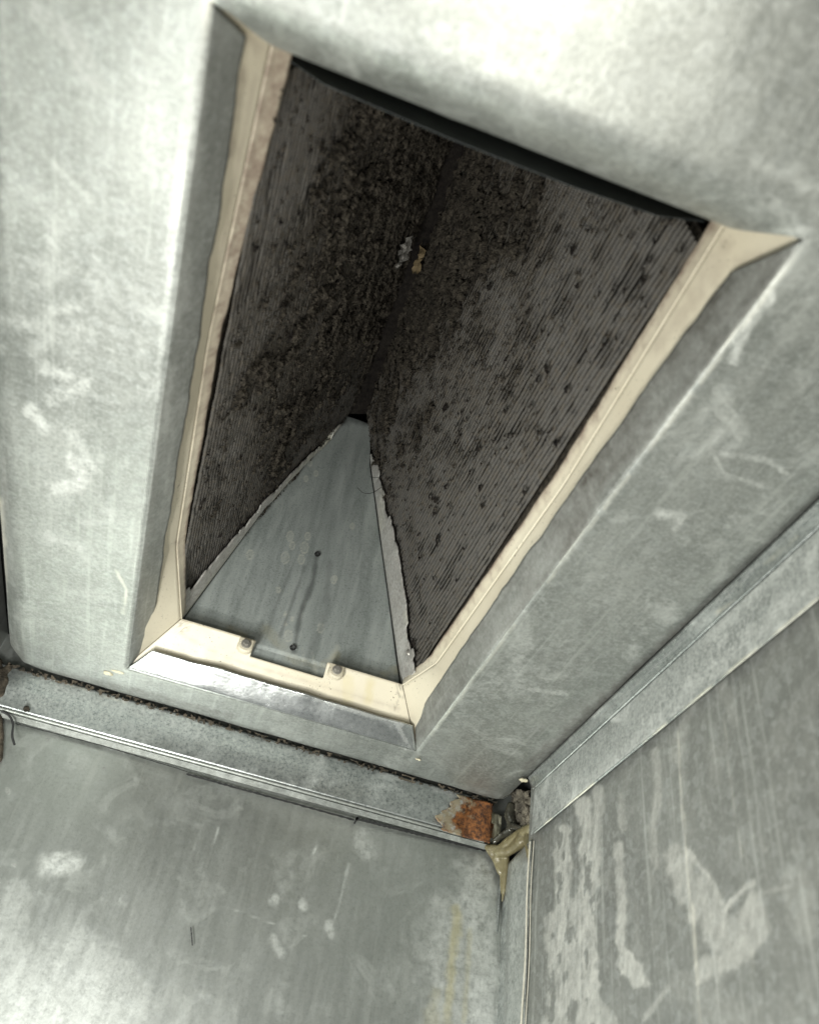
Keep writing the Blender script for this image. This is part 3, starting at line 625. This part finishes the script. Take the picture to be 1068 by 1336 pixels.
# seam dirt between flange and ceiling panel
rg = np.random.RandomState(4)
def crust_strip(p_of, n, m, mat, name, parent, thr, seed, amp):
    T, U = np.meshgrid(np.linspace(0, 1, n), np.linspace(0, 1, m), indexing='ij')
    Pp = p_of(T, U); c = fbm(T*n/5+seed, U*3+seed, 4)
    Pp = Pp+np.array([0, -1, -1])*((c-thr)*amp)[..., None]
    kf = (c > thr)[:-1, :-1]
    return obj(name, Pp, gridfaces(n, m, keep=kf), mat, parent, smooth=False)
o = crust_strip(lambda T, U: np.stack([lerp(-.545, .77, T), lerp(2.050, 2.068, U), 1.004-.010*U+.002*np.sin(T*60)], -1), 900, 10, CREV, 'seam_dirt', None, .55, 3, .008)
props(o, 'crumbly brown dirt filling the seam above the left wall flange', 'dirt', kind='stuff')
# marker line and marks on the far wall
def inkstrip(pts, wd, name, parent, y=None):
    V = []; Fs = []; pts = [np.array(p) for p in pts]
    for i, p in enumerate(pts):
        d = pts[min(i+1, len(pts)-1)]-pts[max(i-1, 0)]; d = d/np.linalg.norm(d); nn = np.array([-d[2], 0, d[0]])
        ww = wd*(.6+.5*math.sin(i*1.7)**2)
        V += [p+nn*ww, p-nn*ww]
    for i in range(len(pts)-1): Fs.append((2*i, 2*i+1, 2*i+3, 2*i+2))
    return obj(name, V, Fs, BLACK, parent)
yy = YW-.0115
def inkpts(pxs, k=24):
    out = []
    for a, b in zip(pxs[:-1], pxs[1:]):
        for i in range(k): t = i/k; out.append(ony(a[0]+(b[0]-a[0])*t, a[1]+(b[1]-a[1])*t+random.uniform(-.3, .3), yy))
    out.append(ony(*pxs[-1], yy)); return out
inkstrip(inkpts([(243, 1010), (330, 1034), (462, 1070)]), .0030, 'marker_line', fw)
inkstrip(inkpts([(463, 1068), (540, 1087), (634, 1110)]), .0042, 'marker_line', fw)
inkstrip(inkpts([(20, 944), (130, 972), (245, 1007)]), .0012, 'marker_line', fw)
inkstrip(inkpts([(467, 1066), (462, 1075)], 5), .0030, 'marker_tick', fw)
inkstrip(inkpts([(249, 1210), (251, 1234)], 8), .0016, 'marker_tick', fw)

# right flange
rf = thing('wall_flange', (.79, .9, .92), 'mottled galvanised flange running up the right wall with pale scraped lower edge', 'metal flange', 'flanges where the walls meet the ceiling')
ra = lambda Pp: dict(stain_glow=np.maximum(strokes(Pp, [([(740, 1040), (800, 1000), (860, 940), (960, 850), (1060, 760)], 14, .40), ([(930, 830), (960, 800), (1040, 720)], 9, .5), ([(700, 1040), (712, 1070)], 5, .4)], 8, 1), 0), pale=strokes(Pp, [([(935, 800), (975, 775)], 3, .6), ([(1000, 735), (1040, 700)], 3, .5), ([(940, 865), (984, 860)], 2, .1)], 3, .8),
                     grime_shade=strokes(Pp, [([(690, 1016), (760, 960), (860, 865), (1068, 660)], 2.5, .4)], 2, 1))
p1, p2, p3 = (.779, 0, .999), (.793, 0, .967), (.788, 0, .846)
ya, yb = 1.87, -.6
sweep(dense([p1, p2], 8), (0, ya, 0), (0, yb, 0), 420, 'flange_fold', GAF, rf, ra, 3, .003)
sweep(dense([(p2[0]-.0005, 0, p2[2]-.001), p3], 16), (0, ya-.015, 0), (0, yb, 0), 420, 'flange_face', galv('mottled_flange_steel', (.20, .215, .205), (.40, .415, .40), ox=.6, metal=.35, rough=.5, grain=(1, 1, .4)), rf, ra, 5, .003)
bead = [(.7880-.0016*math.sin(a), 0, .845+.0016*math.cos(a)) for a in np.linspace(0, math.pi, 7)]
sweep(bead, (0, ya-.03, 0), (0, yb, 0), 300, 'flange_edge', GAF, rf, lambda Pp: dict(pale=np.clip((fbm(Pp[..., 1]*16, Pp[..., 1]*0+3, 4)-.42)*6, 0, .9)), 5, .003)
bead = [(p2[0]-.002-.0022*math.sin(a), 0, p2[2]+.0022*math.cos(a)) for a in np.linspace(0, math.pi, 7)]
sweep(bead, (0, ya-.02, 0), (0, yb, 0), 300, 'flange_bead', GAF, rf, None, 3, .003)
# corner post
post = thing('corner_post', (.806, 1.98, .3), 'narrow vertical corner strip between the two walls with shiny folded edges', 'metal strip')
n, m = 16, 200
T, U = np.meshgrid(np.linspace(0, 1, n), np.linspace(-.6, .842, m), indexing='ij')
xx, yv = lerp(.812, .796, T), lerp(2.078, 1.868, T)
Pq = np.stack([xx, yv, U+0*T], -1)
obj('post_face', Pq, gridfaces(n, m), GAF, post, attrs=dict(stain_glow=strokes(Pq, [([(675, 1140), (672, 1336)], 30, .5)], 4), grime_shade=strokes(Pq, [([(664, 1130), (660, 1336)], 3, .4)], 4)), solid=.002)
for (x, y, r) in ((.803, 2.074, .0036), (.792, 1.870, .0022), (.797, 1.860, .0012)):
    a = np.linspace(0, 2*math.pi, 9)
    prof = [(x+r*math.cos(q), y+r*math.sin(q), 0) for q in a]
    nn_ = 80; t = np.linspace(-.6, .836, nn_)
    Pq = np.array([[(px+.0015*math.sin(tt*21+x*50), py, tt) for (px, py, _) in prof] for tt in t])
    obj('post_bead', Pq, gridfaces(nn_, 9), GAF if r > .003 else BRASS, post)

# ================================================================ sealant, scraps and crumbs
def blob(name, chains, mat, label, cat, voxel=.0022, disp=.002, parent=None):
    """chains of spheres merged into one surface by a voxel remesh"""
    V = []; Fs = []; nv0 = 0
    for ch in chains:
        for (p, r), (q, s) in zip(ch[:-1], ch[1:]):
            p, q = np.array(p), np.array(q); k = max(2, int(np.linalg.norm(q-p)/(min(r, s)*.45)))
            for i in range(k+1):
                t = i/k; c = p+(q-p)*t; rad = r+(s-r)*t
                a, f = ellipsoid(c, (rad, rad, rad), 10, 6); V.append(a); Fs.append(f+nv0); nv0 += len(a)
    o = obj(name, np.concatenate(V), np.concatenate(Fs), mat, parent)
    m = o.modifiers.new('merge', 'REMESH'); m.mode = 'VOXEL'; m.voxel_size = voxel*S; m.use_smooth_shade = True
    m = o.modifiers.new('smooth', 'SMOOTH'); m.factor = .6; m.iterations = 5
    tx = bpy.data.textures.new(name, 'CLOUDS'); tx.noise_scale = .004
    m = o.modifiers.new('lumps', 'DISPLACE'); m.texture = tx; m.strength = disp*S; m.mid_level = .5
    if label: props(o, label, cat)
    return o
def cp_(u, v, y, r): return (ony(u, v, y), r)
blob('sealant', [[cp_(640, 1106, 2.06, .008), cp_(652, 1110, 2.05, .014), cp_(664, 1100, 2.03, .016), cp_(678, 1090, 1.99, .016), cp_(692, 1082, 1.93, .014)],
                 [cp_(645, 1108, 2.06, .012), cp_(652, 1125, 2.06, .011), cp_(655, 1142, 2.06, .008), cp_(655, 1165, 2.06, .005)],
                 [cp_(660, 1108, 2.05, .012), cp_(659, 1135, 2.05, .009), cp_(657, 1160, 2.055, .006), cp_(655, 1176, 2.06, .003)],
                 [cp_(686, 1086, 1.97, .018), cp_(680, 1098, 1.97, .018), cp_(668, 1108, 2.02, .012)],
                 [cp_(690, 1095, 1.94, .016), cp_(690, 1112, 1.89, .008), cp_(692, 1135, 1.88, .005), cp_(692, 1160, 1.88, .003)],
                 [cp_(697, 1080, 1.90, .009), cp_(696, 1105, 1.88, .010)],
                 [cp_(650, 1112, 2.05, .013), cp_(662, 1112, 2.03, .012), cp_(672, 1106, 2.01, .012)], [cp_(636, 1106, 2.07, .009), cp_(646, 1122, 2.065, .009), cp_(652, 1138, 2.06, .008)]],
     SEAL, 'olive brown rubbery sealant stretched in strands across the wall corner', 'sealant')
blob('sealant', [[cp_(666, 1052, 2.05, .012), cp_(664, 1064, 2.05, .015), cp_(668, 1076, 2.04, .014), cp_(664, 1086, 2.05, .012), cp_(652, 1092, 2.055, .009), cp_(645, 1098, 2.06, .008)],
                 [cp_(645, 1038, 2.04, .010), cp_(655, 1035, 2.02, .013), cp_(664, 1034, 2.00, .008)],
                 [cp_(668, 1078, 2.03, .010), cp_(680, 1082, 2.0, .008)]],
     SEALD, 'dark wet drip of sealant hanging in the open corner right of the rust', 'sealant')
# dirty foil insulation scrap in the corner opening
n = 16; A, B = np.meshgrid(np.linspace(0, 1, n), np.linspace(0, 1, n), indexing='ij')
rg = np.random.RandomState(9)
c00, c10, c01, c11 = ony(668, 1034, 2.05), ony(692, 1032, 1.95), ony(672, 1078, 2.05), ony(698, 1078, 1.93)
Pq = c00*((1-A)*(1-B))[..., None]+c10*(A*(1-B))[..., None]+c01*((1-A)*B)[..., None]+c11*(A*B)[..., None]
Pq = Pq+(rg.rand(n, n, 3)-.5)*.018+np.array([0, 1, 0])*(np.sin(A*9)*.01)[..., None]
props(obj('insulation_scrap', Pq, gridfaces(n, n), INSUL, None, smooth=False), 'crumpled dirty insulation scrap stuffed in the corner between both flanges', 'insulation')
def crumb(u, v, plane, r, mat, label, name='caulk_crumb', seed=1, stretch=(1, 1, 1)):
    c = onz(u, v, plane[1]) if plane[0] == 'z' else ony(u, v, plane[1])
    Pe, Fe = ellipsoid(c, (r*stretch[0], r*stretch[1], r*stretch[2]), 14, 9)
    d = Pe-c; Pe = c+d*(.25+1.1*fbm(d[:, 0]/r*1.6+seed*3.3, d[:, 1]/r*1.6+d[:, 2]/r+seed*7.1, 3))[:, None]
    return props(obj(name, Pe, Fe, mat, None), label, 'caulk')
crumb(682, 1018, ('z', .988), .010, PALE, 'pale crumb of caulk at the tip of the ceiling corner', seed=3, stretch=(1.3, 1, .5))
crumb(142, 879, ('z', .998), .010, PALE, 'cream caulk lump at the left end of the far ceiling crease', seed=5, stretch=(1.5, .8, .5))
crumb(154, 877, ('z', .999), .008, PALE, 'thin cream caulk smear just right of the cream caulk lump', seed=8, stretch=(2.2, .6, .4))
crumb(34, 925, ('y', 2.056), .009, CREV, 'brown mud crumb stuck on the flange bead near the left corner', name='mud_crumb', seed=2)
crumb(545, 991, ('z', .996), .005, PALE, 'tiny pale crumb below the right end of the glaring folded edge', seed=4, stretch=(2, .7, .5))
blob('sealant', [[cp_(-6, 868, 2.08, .020), cp_(2, 890, 2.07, .020), cp_(-2, 905, 2.07, .018)], [cp_(6, 880, 2.07, .012), cp_(12, 872, 2.07, .012)]], CREV, 'brown sealant lump in the far left corner above the flange', 'sealant', .003)
blob('sealant', [[cp_(-4, 935, 2.08, .012), cp_(0, 960, 2.08, .010), cp_(-2, 990, 2.08, .010)]], CREV, 'brown sealant streak below the flange at the far left edge', 'sealant', .003)
# black thread hanging at the left end of the flange, hairs on the end plate
def tube(name, pts, r, mat, label=None, cat=None, parent=None, k=6):
    V = []; Fs = []; pts = [np.array(p) for p in pts]
    for i, p in enumerate(pts):
        d = pts[min(i+1, len(pts)-1)]-pts[max(i-1, 0)]; d /= np.linalg.norm(d); a = np.cross(d, [0.3, 1, .2]); a /= np.linalg.norm(a); b = np.cross(d, a)
        V += [p+(a*math.cos(2*math.pi*j/k)+b*math.sin(2*math.pi*j/k))*r for j in range(k)]
    for i in range(len(pts)-1):
        for j in range(k): Fs.append((i*k+j, i*k+(j+1) % k, (i+1)*k+(j+1) % k, (i+1)*k+j))
    o = obj(name, V, Fs, mat, parent)
    if label: props(o, label, cat)
    return o
def spline(px, y, n=24):
    px = np.array(px, float); t = np.linspace(0, len(px)-1, n); out = []
    for q in t:
        i = min(int(q), len(px)-2); f = q-i; p0 = px[max(i-1, 0)]; p1 = px[i]; p2 = px[i+1]; p3 = px[min(i+2, len(px)-1)]
        c = .5*((2*p1)+(-p0+p2)*f+(2*p0-5*p1+4*p2-p3)*f*f+(-p0+3*p1-3*p2+p3)*f**3); out.append(ony(c[0], c[1], y))
    return out
tube('black_thread', spline([(2, 928), (12, 934), (17, 945), (16, 960), (19, 972)], 2.058), .0028, BLACK, 'black frayed thread hanging at the left end of the flange', 'thread')
tube('hair', spline([(466, 636), (474, 643), (485, 643), (497, 636)], 1.80), .0009, BLACK, 'lower fine black hair looped over the right edge of the end plate', 'hair')
tube('hair', spline([(482, 622), (490, 623), (498, 621), (504, 612)], 1.79), .0008, BLACK, 'upper fine black hair lying across the right flange of the end plate', 'hair')
tube('hair', spline([(672, 672), (676, 676), (683, 676)], 1.2), .0009, BLACK, 'short black hair lying on the fins of the right coil slab', 'hair')
